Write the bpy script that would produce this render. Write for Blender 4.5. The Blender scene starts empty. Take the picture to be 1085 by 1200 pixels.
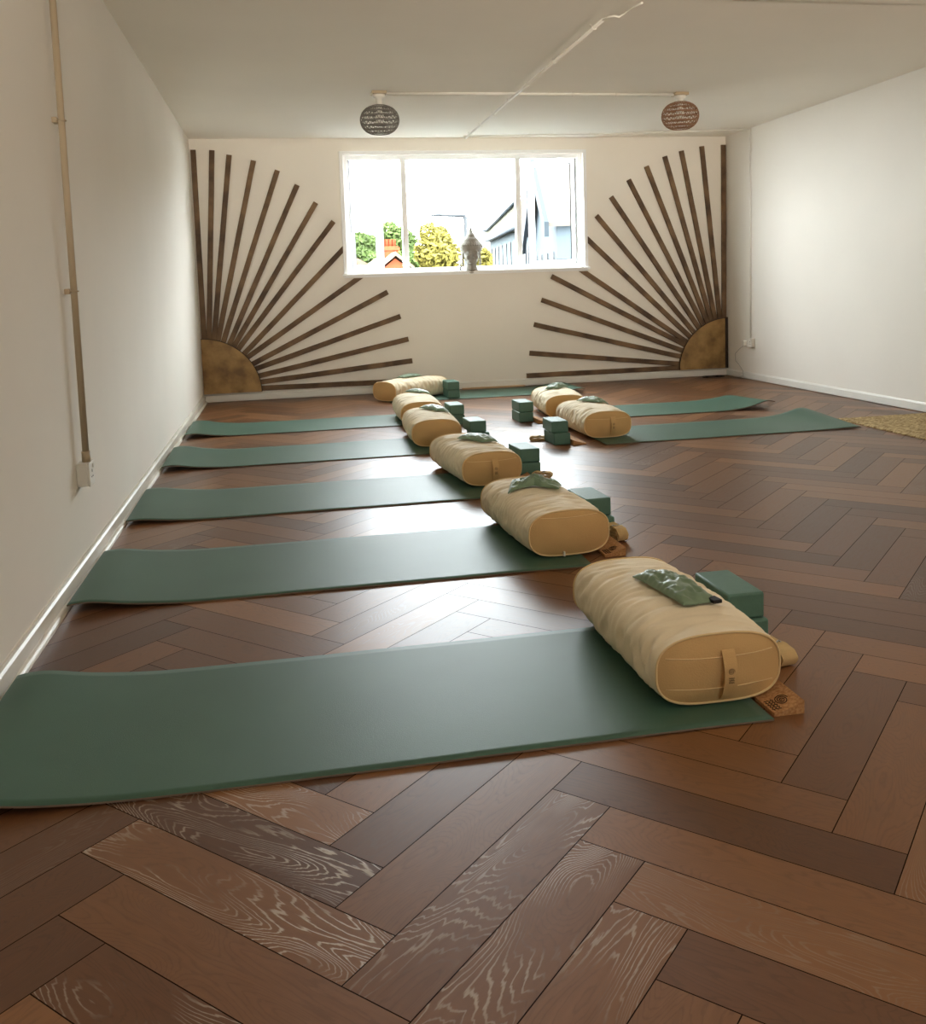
import bpy, bmesh, math, random
from mathutils import Vector, Matrix, noise
PI = math.pi
random.seed(7)
S = bpy.context.scene
COL = S.collection

# ------------------------------------------------------------------ camera
def make_camera():
    yaw, pit, rol = 0.18422, 0.09905, -0.0333
    f, y0 = 1112.19, 444.36
    cy, sy = math.cos(yaw), math.sin(yaw)
    fw = Vector((sy*math.cos(pit), cy*math.cos(pit), -math.sin(pit)))
    r = Vector((cy, -sy, 0.0)); u = r.cross(fw)
    r2 = r*math.cos(rol) + u*math.sin(rol)
    u2 = -r*math.sin(rol) + u*math.cos(rol)
    cd = bpy.data.cameras.new('camera'); cam = bpy.data.objects.new('camera', cd)
    COL.objects.link(cam)
    m = Matrix((r2, u2, -fw)).transposed().to_4x4()
    m.translation = (0.79413, -9.40939, 1.05124)
    cam.matrix_world = m
    cd.sensor_fit = 'AUTO'; cd.sensor_width = 36.0
    cd.lens = f/1200*36.0
    cd.shift_y = (y0-600.0)/1200.0
    cd.clip_start = 0.05; cd.clip_end = 500
    S.camera = cam
make_camera()

# ------------------------------------------------------------------ light
W = bpy.data.worlds.new('world'); S.world = W; W.use_nodes = True
bgn = W.node_tree.nodes['Background']
bgn.inputs[0].default_value = (0.89, 0.945, 1.0, 1)
bgn.inputs[1].default_value = 10.0
S.view_settings.view_transform = 'Standard'
S.view_settings.look = 'None'
S.view_settings.gamma = 1.0
S.view_settings.use_curve_mapping = False
S.view_settings.exposure = 1.87
S.cycles.max_bounces = 10; S.cycles.diffuse_bounces = 7; S.cycles.glossy_bounces = 5
S.cycles.transparent_max_bounces = 12
S.cycles.use_denoising = True
S.cycles.caustics_reflective = False; S.cycles.caustics_refractive = False

def portal(name, loc, rot, sx, sy):
    ld = bpy.data.lights.new(name, 'AREA'); ld.shape = 'RECTANGLE'; ld.size = sx; ld.size_y = sy
    ld.cycles.is_portal = True
    o = bpy.data.objects.new(name, ld); o.location = loc; o.rotation_euler = rot; COL.objects.link(o)
portal('daylight_portal', (2.645, 0.14, 1.77), (-PI/2, 0, 0), 2.44, 1.16)
portal('rear_fill_portal', (2.9, -12.76, 1.95), (PI/2, 0, 0), 0.9, 0.4)

def fill_point(name, loc, energy, color, size):
    ld = bpy.data.lights.new(name, 'POINT'); ld.shadow_soft_size = size
    ld.energy = energy; ld.color = color
    o = bpy.data.objects.new(name, ld); o.location = loc; COL.objects.link(o)
fill_point('rear_fill_light', (4.5, -9.9, 2.2), 7.0, (1.0, 0.74, 0.48), 0.14)  # warm fill light added behind the camera, no lamp seen there
def fill_spot(name, loc, aim, energy, color, size, cone):
    ld = bpy.data.lights.new(name, 'SPOT'); ld.shadow_soft_size = size; ld.energy = energy; ld.color = color
    ld.spot_size = math.radians(cone); ld.spot_blend = 1.0
    o = bpy.data.objects.new(name, ld); o.location = loc
    o.rotation_euler = (Vector(aim)-Vector(loc)).to_track_quat('-Z', 'Y').to_euler(); COL.objects.link(o)
# added fill spots behind the camera, thrown on to the ceiling and the upper walls
fill_spot('fill_spot', (1.1, -11.6, 1.05), (2.0, -2.0, 3.75), 250.0, (1.0, 0.90, 0.77), 0.2, 52)
fill_spot('fill_spot', (4.4, -11.6, 1.05), (3.6, -2.0, 3.75), 250.0, (1.0, 0.84, 0.66), 0.2, 52)

# ------------------------------------------------------------------ materials
def srgb(r, g, b):
    f = lambda c: (c/255/12.92) if c/255 <= 0.04045 else ((c/255+0.055)/1.055)**2.4
    return (f(r), f(g), f(b), 1)
def mat(name, col, rough=0.6, spec=0.4, metal=0.0, noise_amt=0.0, nscale=8.0, col2=None, bump=0.0, bscale=60.0,
        stretch=(1, 1, 1), sheen=0.0, detail=4):
    m = bpy.data.materials.new(name); m.use_nodes = True
    nt = m.node_tree; N = nt.nodes; L = nt.links; b = N['Principled BSDF']
    b.inputs['Base Color'].default_value = col
    b.inputs['Roughness'].default_value = rough
    b.inputs['Specular IOR Level'].default_value = spec
    b.inputs['Metallic'].default_value = metal
    if sheen: b.inputs['Sheen Weight'].default_value = sheen
    tc = N.new('ShaderNodeTexCoord'); mp = N.new('ShaderNodeMapping'); mp.inputs['Scale'].default_value = stretch
    L.new(tc.outputs['Object'], mp.inputs[0])
    if noise_amt or col2:
        n = N.new('ShaderNodeTexNoise'); n.inputs['Scale'].default_value = nscale; n.inputs['Detail'].default_value = detail
        L.new(mp.outputs[0], n.inputs['Vector'])
        rp = N.new('ShaderNodeValToRGB')
        c2 = col2 or tuple(c*(1-noise_amt) for c in col[:3])+(1,)
        rp.color_ramp.elements[0].color = c2; rp.color_ramp.elements[1].color = col
        rp.color_ramp.elements[0].position = 0.35; rp.color_ramp.elements[1].position = 0.65
        L.new(n.outputs['Fac'], rp.inputs[0]); L.new(rp.outputs[0], b.inputs['Base Color'])
    if bump:
        n2 = N.new('ShaderNodeTexNoise'); n2.inputs['Scale'].default_value = bscale; n2.inputs['Detail'].default_value = 3
        L.new(mp.outputs[0], n2.inputs['Vector'])
        bp = N.new('ShaderNodeBump'); bp.inputs['Strength'].default_value = bump; bp.inputs['Distance'].default_value = 0.002
        L.new(n2.outputs['Fac'], bp.inputs['Height']); L.new(bp.outputs[0], b.inputs['Normal'])
    return m

def plank_material():
    m = bpy.data.materials.new('oak_herringbone'); m.use_nodes = True
    nt = m.node_tree; N = nt.nodes; L = nt.links; b = N['Principled BSDF']
    def math_(op, a, bb=None, cc=None):
        n = N.new('ShaderNodeMath'); n.operation = op
        for i, v in enumerate((a, bb, cc)):
            if v is None: continue
            if isinstance(v, (int, float)): n.inputs[i].default_value = v
            else: L.new(v, n.inputs[i])
        return n.outputs[0]
    uv = N.new('ShaderNodeUVMap'); uv.uv_map = 'grain'
    rd = N.new('ShaderNodeUVMap'); rd.uv_map = 'rnd'
    sr = N.new('ShaderNodeSeparateXYZ'); L.new(rd.outputs[0], sr.inputs[0])
    mp = N.new('ShaderNodeMapping'); mp.inputs['Scale'].default_value = (2.1, 8.5, 1); L.new(uv.outputs[0], mp.inputs[0])
    n1 = N.new('ShaderNodeTexNoise'); n1.inputs['Scale'].default_value = 1.0; n1.inputs['Detail'].default_value = 1.2
    n1.inputs['Roughness'].default_value = 0.35; n1.inputs['Distortion'].default_value = 0.35
    L.new(mp.outputs[0], n1.inputs['Vector'])
    mp3 = N.new('ShaderNodeMapping'); mp3.inputs['Scale'].default_value = (14, 90, 1); L.new(uv.outputs[0], mp3.inputs[0])
    n3 = N.new('ShaderNodeTexNoise'); n3.inputs['Scale'].default_value = 1.0; n3.inputs['Detail'].default_value = 4
    L.new(mp3.outputs[0], n3.inputs['Vector'])
    # contour lines of a smooth field: cathedral grain
    fld = math_('ADD', math_('MULTIPLY', n1.outputs['Fac'], 44.0), math_('MULTIPLY', n3.outputs['Fac'], 1.5))
    fr = math_('FRACT', fld)
    tri = math_('ABSOLUTE', math_('SUBTRACT', fr, 0.5))       # 0..0.5
    line = N.new('ShaderNodeMapRange'); line.inputs['From Min'].default_value = 0.17; line.inputs['From Max'].default_value = 0.05
    line.inputs['To Min'].default_value = 0; line.inputs['To Max'].default_value = 1
    L.new(tri, line.inputs['Value'])
    # which planks show limed grain with window sheen put into its colour
    w = N.new('ShaderNodeMapRange'); w.inputs['From Min'].default_value = 0.66; w.inputs['From Max'].default_value = 0.92
    L.new(sr.outputs[1], w.inputs['Value'])
    mpz = N.new('ShaderNodeMapping'); mpz.inputs['Scale'].default_value = (4, 7, 1); L.new(uv.outputs[0], mpz.inputs[0])
    nz = N.new('ShaderNodeTexNoise'); nz.inputs['Scale'].default_value = 1.0; L.new(mpz.outputs[0], nz.inputs['Vector'])
    pz = N.new('ShaderNodeMapRange'); pz.inputs['From Min'].default_value = 0.4; pz.inputs['From Max'].default_value = 0.6
    L.new(nz.outputs['Fac'], pz.inputs['Value'])
    lw = math_('MULTIPLY', math_('MULTIPLY', line.outputs[0], w.outputs[0]), pz.outputs[0])
    # base tone per plank
    rp = N.new('ShaderNodeValToRGB'); e = rp.color_ramp.elements
    e[0].position = 0.0; e[0].color = srgb(*FLOOR_DARK); e[1].position = 1.0; e[1].color = srgb(*FLOOR_LIGHT)
    mid = e.new(0.5); mid.color = srgb(*FLOOR_MID)
    tone = math_('ADD', math_('MULTIPLY', sr.outputs[0], 0.75), math_('MULTIPLY', n3.outputs['Fac'], 0.3))
    L.new(tone, rp.inputs[0])
    mx = N.new('ShaderNodeMixRGB'); mx.blend_type = 'MULTIPLY'; mx.inputs[0].default_value = 1
    fine = N.new('ShaderNodeMapRange'); fine.inputs['To Min'].default_value = 1.0; fine.inputs['To Max'].default_value = 0.86
    L.new(line.outputs[0], fine.inputs['Value'])
    L.new(rp.outputs[0], mx.inputs[1]); L.new(fine.outputs[0], mx.inputs[2])
    mx2 = N.new('ShaderNodeMixRGB'); mx2.inputs[2].default_value = srgb(196, 184, 168)
    L.new(math_('MULTIPLY', lw, 0.72), mx2.inputs[0]); L.new(mx.outputs[0], mx2.inputs[1])
    L.new(mx2.outputs[0], b.inputs['Base Color'])
    ro = N.new('ShaderNodeMapRange'); ro.inputs['To Min'].default_value = 0.32; ro.inputs['To Max'].default_value = 0.44
    L.new(n3.outputs['Fac'], ro.inputs['Value']); L.new(ro.outputs[0], b.inputs['Roughness'])
    b.inputs['Specular IOR Level'].default_value = 0.42
    bp = N.new('ShaderNodeBump'); bp.inputs['Strength'].default_value = 0.25; bp.inputs['Distance'].default_value = 0.001
    h = math_('ADD', math_('MULTIPLY', n3.outputs['Fac'], 0.5), math_('MULTIPLY', lw, 0.6))
    L.new(h, bp.inputs['Height']); L.new(bp.outputs[0], b.inputs['Normal'])
    return m
FLOOR_DARK = (72, 43, 24); FLOOR_MID = (106, 70, 43); FLOOR_LIGHT = (140, 97, 60)

def glass_material():
    m = bpy.data.materials.new('window_glass'); m.use_nodes = True
    nt = m.node_tree; N = nt.nodes; L = nt.links
    for n in list(N): N.remove(n)
    o = N.new('ShaderNodeOutputMaterial'); t = N.new('ShaderNodeBsdfTransparent'); g = N.new('ShaderNodeBsdfGlossy')
    t.inputs[0].default_value = (0.96, 0.98, 0.97, 1); g.inputs['Roughness'].default_value = 0.0
    fz = N.new('ShaderNodeFresnel'); fz.inputs[0].default_value = 1.05
    mx = N.new('ShaderNodeMixShader'); 
    ge = N.new('ShaderNodeNewGeometry'); iv = N.new('ShaderNodeMath'); iv.operation = 'SUBTRACT'; iv.inputs[0].default_value = 1.0
    L.new(ge.outputs['Backfacing'], iv.inputs[1]); ml = N.new('ShaderNodeMath'); ml.operation = 'MULTIPLY'
    L.new(fz.outputs[0], ml.inputs[0]); L.new(iv.outputs[0], ml.inputs[1]); L.new(ml.outputs[0], mx.inputs[0]); L.new(t.outputs[0], mx.inputs[1]); L.new(g.outputs[0], mx.inputs[2])
    L.new(mx.outputs[0], o.inputs[0]); return m

M = dict(
    wall=mat('wall_paint', srgb(234, 229, 219), 0.85, 0.2, noise_amt=0.03, nscale=1.5, bump=0.25, bscale=30),
    ceiling=mat('ceiling_paint', srgb(240, 236, 226), 0.9, 0.15, noise_amt=0.03, nscale=1.2, bump=0.3, bscale=14),
    gloss_white=mat('white_gloss_paint', srgb(226, 224, 216), 0.35, 0.5, noise_amt=0.04, nscale=6),
    skirting=mat('worn_white_skirting', srgb(226, 222, 210), 0.4, 0.5, col2=srgb(188, 182, 164), nscale=5, stretch=(1, .35, 1)),
    upvc=mat('white_window_plastic', srgb(236, 238, 238), 0.35, 0.5),
    joint=mat('dark_floor_joint', srgb(34, 20, 13), 0.9, 0.1),
    batten=mat('dark_waxed_batten', srgb(126, 100, 72), 0.6, 0.3, col2=srgb(78, 60, 44), nscale=5, bump=0.4, bscale=50),
    bronze=mat('aged_bronze_disc', srgb(172, 138, 84), 0.5, 0.4, metal=0.1, col2=srgb(118, 90, 54), nscale=7, bump=0.3, bscale=30, detail=7),
    rim=mat('dark_disc_rim', srgb(50, 40, 32), 0.6, 0.3),
    mat_top=mat('green_yoga_mat', srgb(66, 98, 82), 0.48, 0.35, noise_amt=0.12, nscale=3, bump=0.25, bscale=400),
    mat_under=mat('tan_rubber_underside', srgb(120, 104, 90), 0.8, 0.2),
    foam=mat('green_foam_block', srgb(82, 118, 103), 0.55, 0.4, noise_amt=0.08, nscale=40, bump=0.3, bscale=300),
    cotton=mat('cream_bolster_cotton', srgb(238, 224, 194), 0.8, 0.25, noise_amt=0.06, nscale=7, bump=0.35, bscale=250, sheen=0.1),
    cotton_seam=mat('cream_seam_cord', srgb(224, 198, 148), 0.8, 0.2),
    cotton_end_shaded=mat('shade_tinted_end_cotton', srgb(206, 170, 116), 0.82, 0.2, noise_amt=0.05, nscale=9, bump=0.35, bscale=250),  # same cotton as the cover, with the shade of the ends put into the colour
    handle=mat('cream_webbing', srgb(206, 170, 116), 0.8, 0.2, bump=0.4, bscale=400),
    print_=mat('dark_print', srgb(48, 38, 32), 0.8, 0.1),
    satin=mat('sage_satin', srgb(116, 140, 112), 0.45, 0.4, noise_amt=0.08, nscale=12, sheen=0.2),
    black_tag=mat('black_cloth_tag', srgb(22, 22, 24), 0.6, 0.3),
    strap=mat('natural_cotton_strap', srgb(206, 178, 128), 0.85, 0.15, noise_amt=0.12, nscale=30, bump=0.5, bscale=500),
    cork=mat('cork', srgb(190, 146, 100), 0.8, 0.2, col2=srgb(158, 114, 72), nscale=140, bump=0.25, bscale=160),
    jute=mat('jute_braid', srgb(204, 182, 138), 0.9, 0.1, col2=srgb(118, 94, 58), nscale=45, bump=1.0, bscale=70, stretch=(1, 2.2, 1)),
    conduit=mat('painted_conduit', srgb(176, 158, 130), 0.5, 0.4, noise_amt=0.04, nscale=5),
    plastic=mat('white_socket_plastic', srgb(226, 222, 212), 0.35, 0.5),
    socket_dark=mat('dark_slot', srgb(40, 38, 36), 0.6, 0.3),
    chrome=mat('brushed_handle_metal', srgb(190, 190, 190), 0.3, 0.5, metal=0.8),
    grey_weave=mat('grey_paper_cord', srgb(132, 128, 121), 0.8, 0.2, noise_amt=0.15, nscale=60),
    brown_weave=mat('brown_paper_cord', srgb(150, 114, 88), 0.8, 0.2, noise_amt=0.15, nscale=60),
    stone=mat('grey_stone', srgb(150, 146, 138), 0.85, 0.2, noise_amt=0.15, nscale=20, bump=0.4, bscale=80),
    iron=mat('dark_iron', srgb(66, 64, 62), 0.6, 0.3),
    bare=mat('bare_pine_strip', srgb(196, 164, 130), 0.6, 0.3, noise_amt=0.1, nscale=5),
    cable=mat('grey_cable', srgb(150, 146, 138), 0.5, 0.3),
    black_cable=mat('black_cable', srgb(30, 30, 30), 0.5, 0.3),
    rubber=mat('grey_rubber_gasket', srgb(34, 36, 40), 0.6, 0.3),
    glass=glass_material(),
)
M['floor'] = plank_material()

# ------------------------------------------------------------------ mesh helpers
def finish(name, bm, m, parent=None, smooth=False, loc=None):
    me = bpy.data.meshes.new(name); bmesh.ops.recalc_face_normals(bm, faces=bm.faces[:])
    bm.to_mesh(me); bm.free()
    for mm in (m if isinstance(m, (list, tuple)) else [m]): me.materials.append(mm)
    if smooth:
        for p in me.polygons: p.use_smooth = True
    o = bpy.data.objects.new(name, me); COL.objects.link(o)
    if parent: o.parent = parent
    if loc: o.location = loc
    return o
def struct(o): o['kind'] = 'structure'; return o
def tag(o, label, cat, group=None):
    o['label'] = label; o['category'] = cat
    if group: o['group'] = group
    return o
def thing(name, label, cat, loc=(0, 0, 0), rz=0, group=None):
    o = bpy.data.objects.new(name, None); o.empty_display_size = 0.1; COL.objects.link(o)
    o.location = loc; o.rotation_euler = (0, 0, rz); return tag(o, label, cat, group)
def box(bm, a, b, mi=0, bev=0, seg=2, T=None):
    g = bmesh.ops.create_cube(bm, size=1)
    vs = g['verts']; c = [(a[i]+b[i])/2 for i in range(3)]; s = [abs(b[i]-a[i]) for i in range(3)]
    for v in vs: v.co = Vector((v.co.x*s[0]+c[0], v.co.y*s[1]+c[1], v.co.z*s[2]+c[2]))
    fs = set(f for v in vs for f in v.link_faces)
    for f in fs: f.material_index = mi
    if bev:
        es = list(set(e for v in vs for e in v.link_edges))
        r = bmesh.ops.bevel(bm, geom=es, offset=bev, segments=seg, affect='EDGES', profile=0.5)
        vs = list(set(v for f in r['faces'] for v in f.verts) | set(v for v in vs if v.is_valid))
        for f in r['faces']: f.material_index = mi
    if T is not None:
        for v in vs: v.co = T @ v.co
    return vs
def boxobj(name, a, b, m, parent=None, bev=0, T=None):
    bm = bmesh.new(); box(bm, a, b, 0, bev, T=T); return finish(name, bm, m, parent)
def tube(bm, pts, r, n=8, closed=False, mi=0, caps=True):
    pts = [Vector(p) for p in pts]; k = len(pts); rings = []
    up0 = None
    for i, p in enumerate(pts):
        if closed: t = pts[(i+1) % k]-pts[i-1]
        else: t = pts[min(i+1, k-1)]-pts[max(i-1, 0)]
        t.normalize()
        if up0 is None:
            up0 = Vector((0, 0, 1)) if abs(t.z) < 0.9 else Vector((1, 0, 0))
        a = (up0 - t*up0.dot(t))
        if a.length < 1e-4: a = t.orthogonal()
        a.normalize(); bb = t.cross(a); up0 = a
        rr = r[i] if isinstance(r, (list, tuple)) else r
        rings.append([bm.verts.new(p+a*math.cos(2*PI*j/n)*rr+bb*math.sin(2*PI*j/n)*rr) for j in range(n)])
    rng = range(k) if closed else range(k-1)
    for i in rng:
        A, B = rings[i], rings[(i+1) % k]
        for j in range(n):
            f = bm.faces.new((A[j], A[(j+1) % n], B[(j+1) % n], B[j])); f.material_index = mi; f.smooth = True
    if caps and not closed:
        for R_ in (rings[0], rings[-1]): bm.faces.new(R_).material_index = mi
def lathe(bm, prof, n=24, c=(0, 0, 0)):
    rings = []
    for r, z in prof:
        rings.append([bm.verts.new((c[0]+r*math.cos(2*PI*j/n), c[1]+r*math.sin(2*PI*j/n), c[2]+z)) for j in range(n)])
    for A, B in zip(rings, rings[1:]):
        for j in range(n): bm.faces.new((A[j], A[(j+1) % n], B[(j+1) % n], B[j])).smooth = True
    bm.faces.new(rings[0]); bm.faces.new(rings[-1])
def poly_prism(bm, pts, off, mi=0):
    """pts: list of 3-D points of a flat polygon, off: extrusion vector"""
    off = Vector(off); A = [bm.verts.new(Vector(p)) for p in pts]; B = [bm.verts.new(Vector(p)+off) for p in pts]
    n = len(A); fs = [bm.faces.new(A), bm.faces.new(B[::-1])]
    for i in range(n): fs.append(bm.faces.new((A[i], B[i], B[(i+1) % n], A[(i+1) % n])))
    for f in fs: f.material_index = mi
    return A+B

# ------------------------------------------------------------------ the room
RW, RH, RY = 5.419, 2.5, -12.8      # width, height, rear wall
WX0, WX1, WZ0, WZ1 = 1.43, 3.86, 1.19, 2.345
T = 0.13
bm = bmesh.new()
box(bm, (-0.15, 0, -0.1), (WX0, T, RH+0.1)); box(bm, (WX1, 0, -0.1), (RW+0.15, T, RH+0.1))
box(bm, (WX0, 0, -0.1), (WX1, T, WZ0)); box(bm, (WX0, 0, WZ1), (WX1, T, RH+0.1))
struct(finish('wall_back', bm, M['wall']))
struct(boxobj('wall_left', (-0.15, RY-0.15, -0.1), (0, 0, RH+0.1), M['wall']))
struct(boxobj('wall_right', (RW, RY-0.15, -0.1), (RW+0.15, 0, RH+0.1), M['wall']))
bm = bmesh.new()
RX0, RX1, RZ0, RZ1 = 2.4, 3.4, 1.7, 2.2
box(bm, (0, RY-T, 0), (RX0, RY, RH)); box(bm, (RX1, RY-T, 0), (RW, RY, RH))
box(bm, (RX0, RY-T, 0), (RX1, RY, RZ0)); box(bm, (RX0, RY-T, RZ1), (RX1, RY, RH))
struct(finish('wall_rear', bm, M['wall']))
bm = bmesh.new()
box(bm, (-0.15, RY-0.15, RH), (RW+0.15, T, RH+0.15))
struct(finish('ceiling', bm, M['ceiling']))
bm = bmesh.new(); box(bm, (0, -12.8, RH-0.02), (RW, -4.66, RH), bev=0.008)
struct(finish('trim_1', bm, M['ceiling']))

LIMED_SHEEN = [(0.831, -7.587, 0.88), (0.817, -7.728, 0.95), (0.739, -7.834, 0.97), (0.546, -7.975, 0.90),
         (1.166, -7.759, 0.80), (1.251, -7.91, 0.86), (1.219, -8.096, 0.82)]
def herringbone():
    w, L = 0.13177, 0.65846; X0, Y0 = 0.92188, -7.58616
    g = 0.0011; s2 = math.sqrt(2)
    bm = bmesh.new(); uvl = bm.loops.layers.uv.new('grain'); rl = bm.loops.layers.uv.new('rnd')
    rnd = random.Random(11)
    def toxy(u, v): return (X0+(u-v)/s2, Y0+(u+v)/s2)
    def plank(u0, v0, u1, v1, along_u):
        pts = [(u0+g, v0+g), (u1-g, v0+g), (u1-g, v1-g), (u0+g, v1-g)]
        xy = [toxy(*p) for p in pts]
        if max(p[0] for p in xy) < 0 or min(p[0] for p in xy) > RW or max(p[1] for p in xy) < RY or min(p[1] for p in xy) > 0: return
        f = bm.faces.new([bm.verts.new((x, y, 0)) for x, y in xy])
        ox, oy = rnd.uniform(0, 40), rnd.uniform(0, 40); a, b_ = rnd.random(), rnd.random()*0.74
        for (lx, ly, wt) in LIMED_SHEEN:
            dx, dy = lx-X0, ly-Y0; lu, lv = (dx+dy)/s2, (dy-dx)/s2
            if u0 < lu < u1 and v0 < lv < v1: b_ = wt
        for lp, (u, v) in zip(f.loops, pts):
            q = (u-u0, v-v0) if along_u else (v-v0, u-u0)
            lp[uvl].uv = (q[0]+ox, q[1]+oy); lp[rl].uv = (a, b_)
    for n in range(-6, 8):
        for k in range(-90, 120):
            ou, ov = n*L, -n*L
            plank(k*w+ou, k*w+ov, k*w+L+ou, (k+1)*w+ov, True)
            plank(k*w+ou, (k+1)*w+ov, (k+1)*w+ou, (k+1)*w+L+ov, False)
    for co, no in (((0, 0, 0), (-1, 0, 0)), ((RW, 0, 0), (1, 0, 0)), ((0, 0, 0), (0, 1, 0)), ((0, RY, 0), (0, -1, 0))):
        bmesh.ops.bisect_plane(bm, geom=bm.verts[:]+bm.edges[:]+bm.faces[:], plane_co=co, plane_no=no, clear_outer=True)
    for f in bm.faces: f.normal_update()
    fs = [f for f in bm.faces if f.normal.z < 0]
    if fs: bmesh.ops.reverse_faces(bm, faces=fs)
    box(bm, (-0.1, RY-0.1, -0.1), (RW+0.1, 0.1, -0.0012), mi=1)
    me = bpy.data.meshes.new('floor'); bm.to_mesh(me); bm.free()
    me.materials.append(M['floor']); me.materials.append(M['joint'])
    o = bpy.data.objects.new('floor', me); COL.objects.link(o); return struct(o)
herringbone()

def baseboard(name, pa, pb, inward, h, t, m, bead=False):
    """profiled skirting from pa to pb; inward = unit vector into the room"""
    pa, pb, nv = Vector(pa), Vector(pb), Vector(inward)
    prof = [(0, 0), (t, 0), (t, h*0.80), (t*0.62, h*0.9), (t*0.45, h), (0, h)]
    bm = bmesh.new(); poly_prism(bm, [pa+nv*a+Vector((0, 0, b)) for a, b in prof], pb-pa)
    if bead:
        r = 0.017
        prof = [(t, 0)]+[(t+r*math.cos(a), r*math.sin(a)) for a in [i*PI/2/6 for i in range(7)]]
        poly_prism(bm, [pa+nv*a+Vector((0, 0, b)) for a, b in prof], pb-pa)
    return struct(finish(name, bm, m))
baseboard('baseboard_left', (0, RY, 0), (0, 0, 0), (1, 0, 0), 0.075, 0.016, M['skirting'], True)
baseboard('baseboard_right', (RW, RY, 0.006), (RW, 0, 0.006), (-1, 0, 0), 0.066, 0.015, M['gloss_white'])
baseboard('baseboard_back', (0.017, 0, 0.008), (RW-0.016, 0, 0.008), (0, -1, 0), 0.07, 0.022, M['gloss_white'])
struct(boxobj('trim_2', (2.53, -0.075, 0.0005), (3.18, -0.023, 0.014), M['bare'], bev=0.003))

# ------------------------------------------------------------------ window
win = struct(thing('window_1', 'x', 'x')); del win['label']; del win['category']
bm = bmesh.new()
a0, a1, b0, b1 = 1.397, 3.892, 1.155, 2.376
box(bm, (a0, -0.014, b0), (WX0+.004, 0.0, b1), bev=0.003); box(bm, (WX1-.004, -0.014, b0), (a1, 0, b1), bev=0.003)
box(bm, (WX0, -0.014, WZ1-.004), (WX1, 0, b1), bev=0.003); box(bm, (WX0, -0.014, b0), (WX1, 0, WZ0+.002), bev=0.003)
finish('window_trim', bm, M['upvc'], win)
bm = bmesh.new(); box(bm, (a0-0.01, -0.055, 1.172), (a1+0.01, 0.05, 1.192), bev=0.004); finish('window_sill', bm, M['upvc'], win)
FY0, FY1 = 0.05, 0.115
bm = bmesh.new(); fw_ = 0.045
box(bm, (WX0, FY0, WZ0), (WX0+fw_, FY1, WZ1), bev=0.004); box(bm, (WX1-fw_, FY0, WZ0), (WX1, FY1, WZ1), bev=0.004)
box(bm, (WX0+fw_, FY0, WZ0), (WX1-fw_, FY1, WZ0+fw_), bev=0.004); box(bm, (WX0+fw_, FY0, WZ1-fw_), (WX1-fw_, FY1, WZ1), bev=0.004)
finish('window_frame', bm, M['upvc'], win)
for x in (2.025, 3.188):
    boxobj('mullion', (x-0.028, FY0-.004, WZ0+fw_), (x+0.028, FY1, WZ1-fw_), M['upvc'], win, bev=0.004)
boxobj('glass_pane', (2.053, 0.080, WZ0+fw_), (3.160, 0.084, WZ1-fw_), M['glass'], win)
def casement(hx, ang, side):
    """side=+1: sash runs toward +X from the hinge when shut"""
    Lw, z0, z1, s = 0.535, WZ0+fw_-0.01, WZ1-fw_+0.01, 0.06
    Tm = Matrix.Translation((hx, 0.10, 0)) @ Matrix.Rotation(side*ang, 4, 'Z')
    def bx(bm, xa, xb, ya, yb, za, zb, bev=0.004):
        if side < 0: xa, xb = -xb, -xa
        box(bm, (xa, ya, za), (xb, yb, zb), bev=bev, T=Tm)
    bm = bmesh.new()
    bx(bm, 0, s, -0.025, 0.03, z0, z1); bx(bm, Lw-s, Lw, -0.025, 0.03, z0, z1)
    bx(bm, s, Lw-s, -0.025, 0.03, z0, z0+s); bx(bm, s, Lw-s, -0.025, 0.03, z1-s, z1)
    sash = finish('window_sash', bm, M['upvc'], win)
    bm = bmesh.new(); bx(bm, s, Lw-s, 0.0, 0.004, z0+s, z1-s, bev=0); finish('sash_glass', bm, M['glass'], sash)
    bm = bmesh.new(); k = 0.007
    for ya, yb in ((-0.028, -0.024),):
        bx(bm, s-k, s, ya, yb, z0+s-k, z1-s+k, 0); bx(bm, Lw-s, Lw-s+k, ya, yb, z0+s-k, z1-s+k, 0)
        bx(bm, s, Lw-s, ya, yb, z0+s-k, z0+s, 0); bx(bm, s, Lw-s, ya, yb, z1-s, z1-s+k, 0)
        bx(bm, 0.0, k, ya, yb, z0, z1, 0); bx(bm, Lw-k, Lw, ya, yb, z0, z1, 0)
        bx(bm, k, Lw-k, ya, yb, z0, z0+k, 0); bx(bm, k, Lw-k, ya, yb, z1-k, z1, 0)
    finish('rubber_gasket', bm, M['rubber'], sash)
    bm = bmesh.new(); zc = (z0+z1)/2-0.03
    bx(bm, Lw-0.045, Lw-0.02, -0.037, -0.025, zc-0.03, zc+0.03, 0.002); bx(bm, Lw-0.042, Lw-0.026, -0.055, -0.037, zc-0.01, zc+0.10, 0.003)
    finish('window_handle', bm, M['upvc'], sash)
casement(WX0+fw_, math.radians(48), 1)
casement(WX1-fw_, math.radians(37), -1)
# opening added in the unseen wall behind the camera to let in fill light
fill_opening = struct(thing('rear_fill_opening', 'x', 'x')); del fill_opening['label']; del fill_opening['category']
bm = bmesh.new()
for (xa, xb, za, zb) in ((RX0, RX0+.05, RZ0, RZ1), (RX1-.05, RX1, RZ0, RZ1), (RX0+.05, RX1-.05, RZ0, RZ0+.05), (RX0+.05, RX1-.05, RZ1-.05, RZ1), (2.87, 2.93, RZ0+.05, RZ1-.05)):
    box(bm, (xa, RY-0.1, za), (xb, RY-0.04, zb), bev=0.004)
finish('window_frame', bm, M['upvc'], fill_opening)

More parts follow.
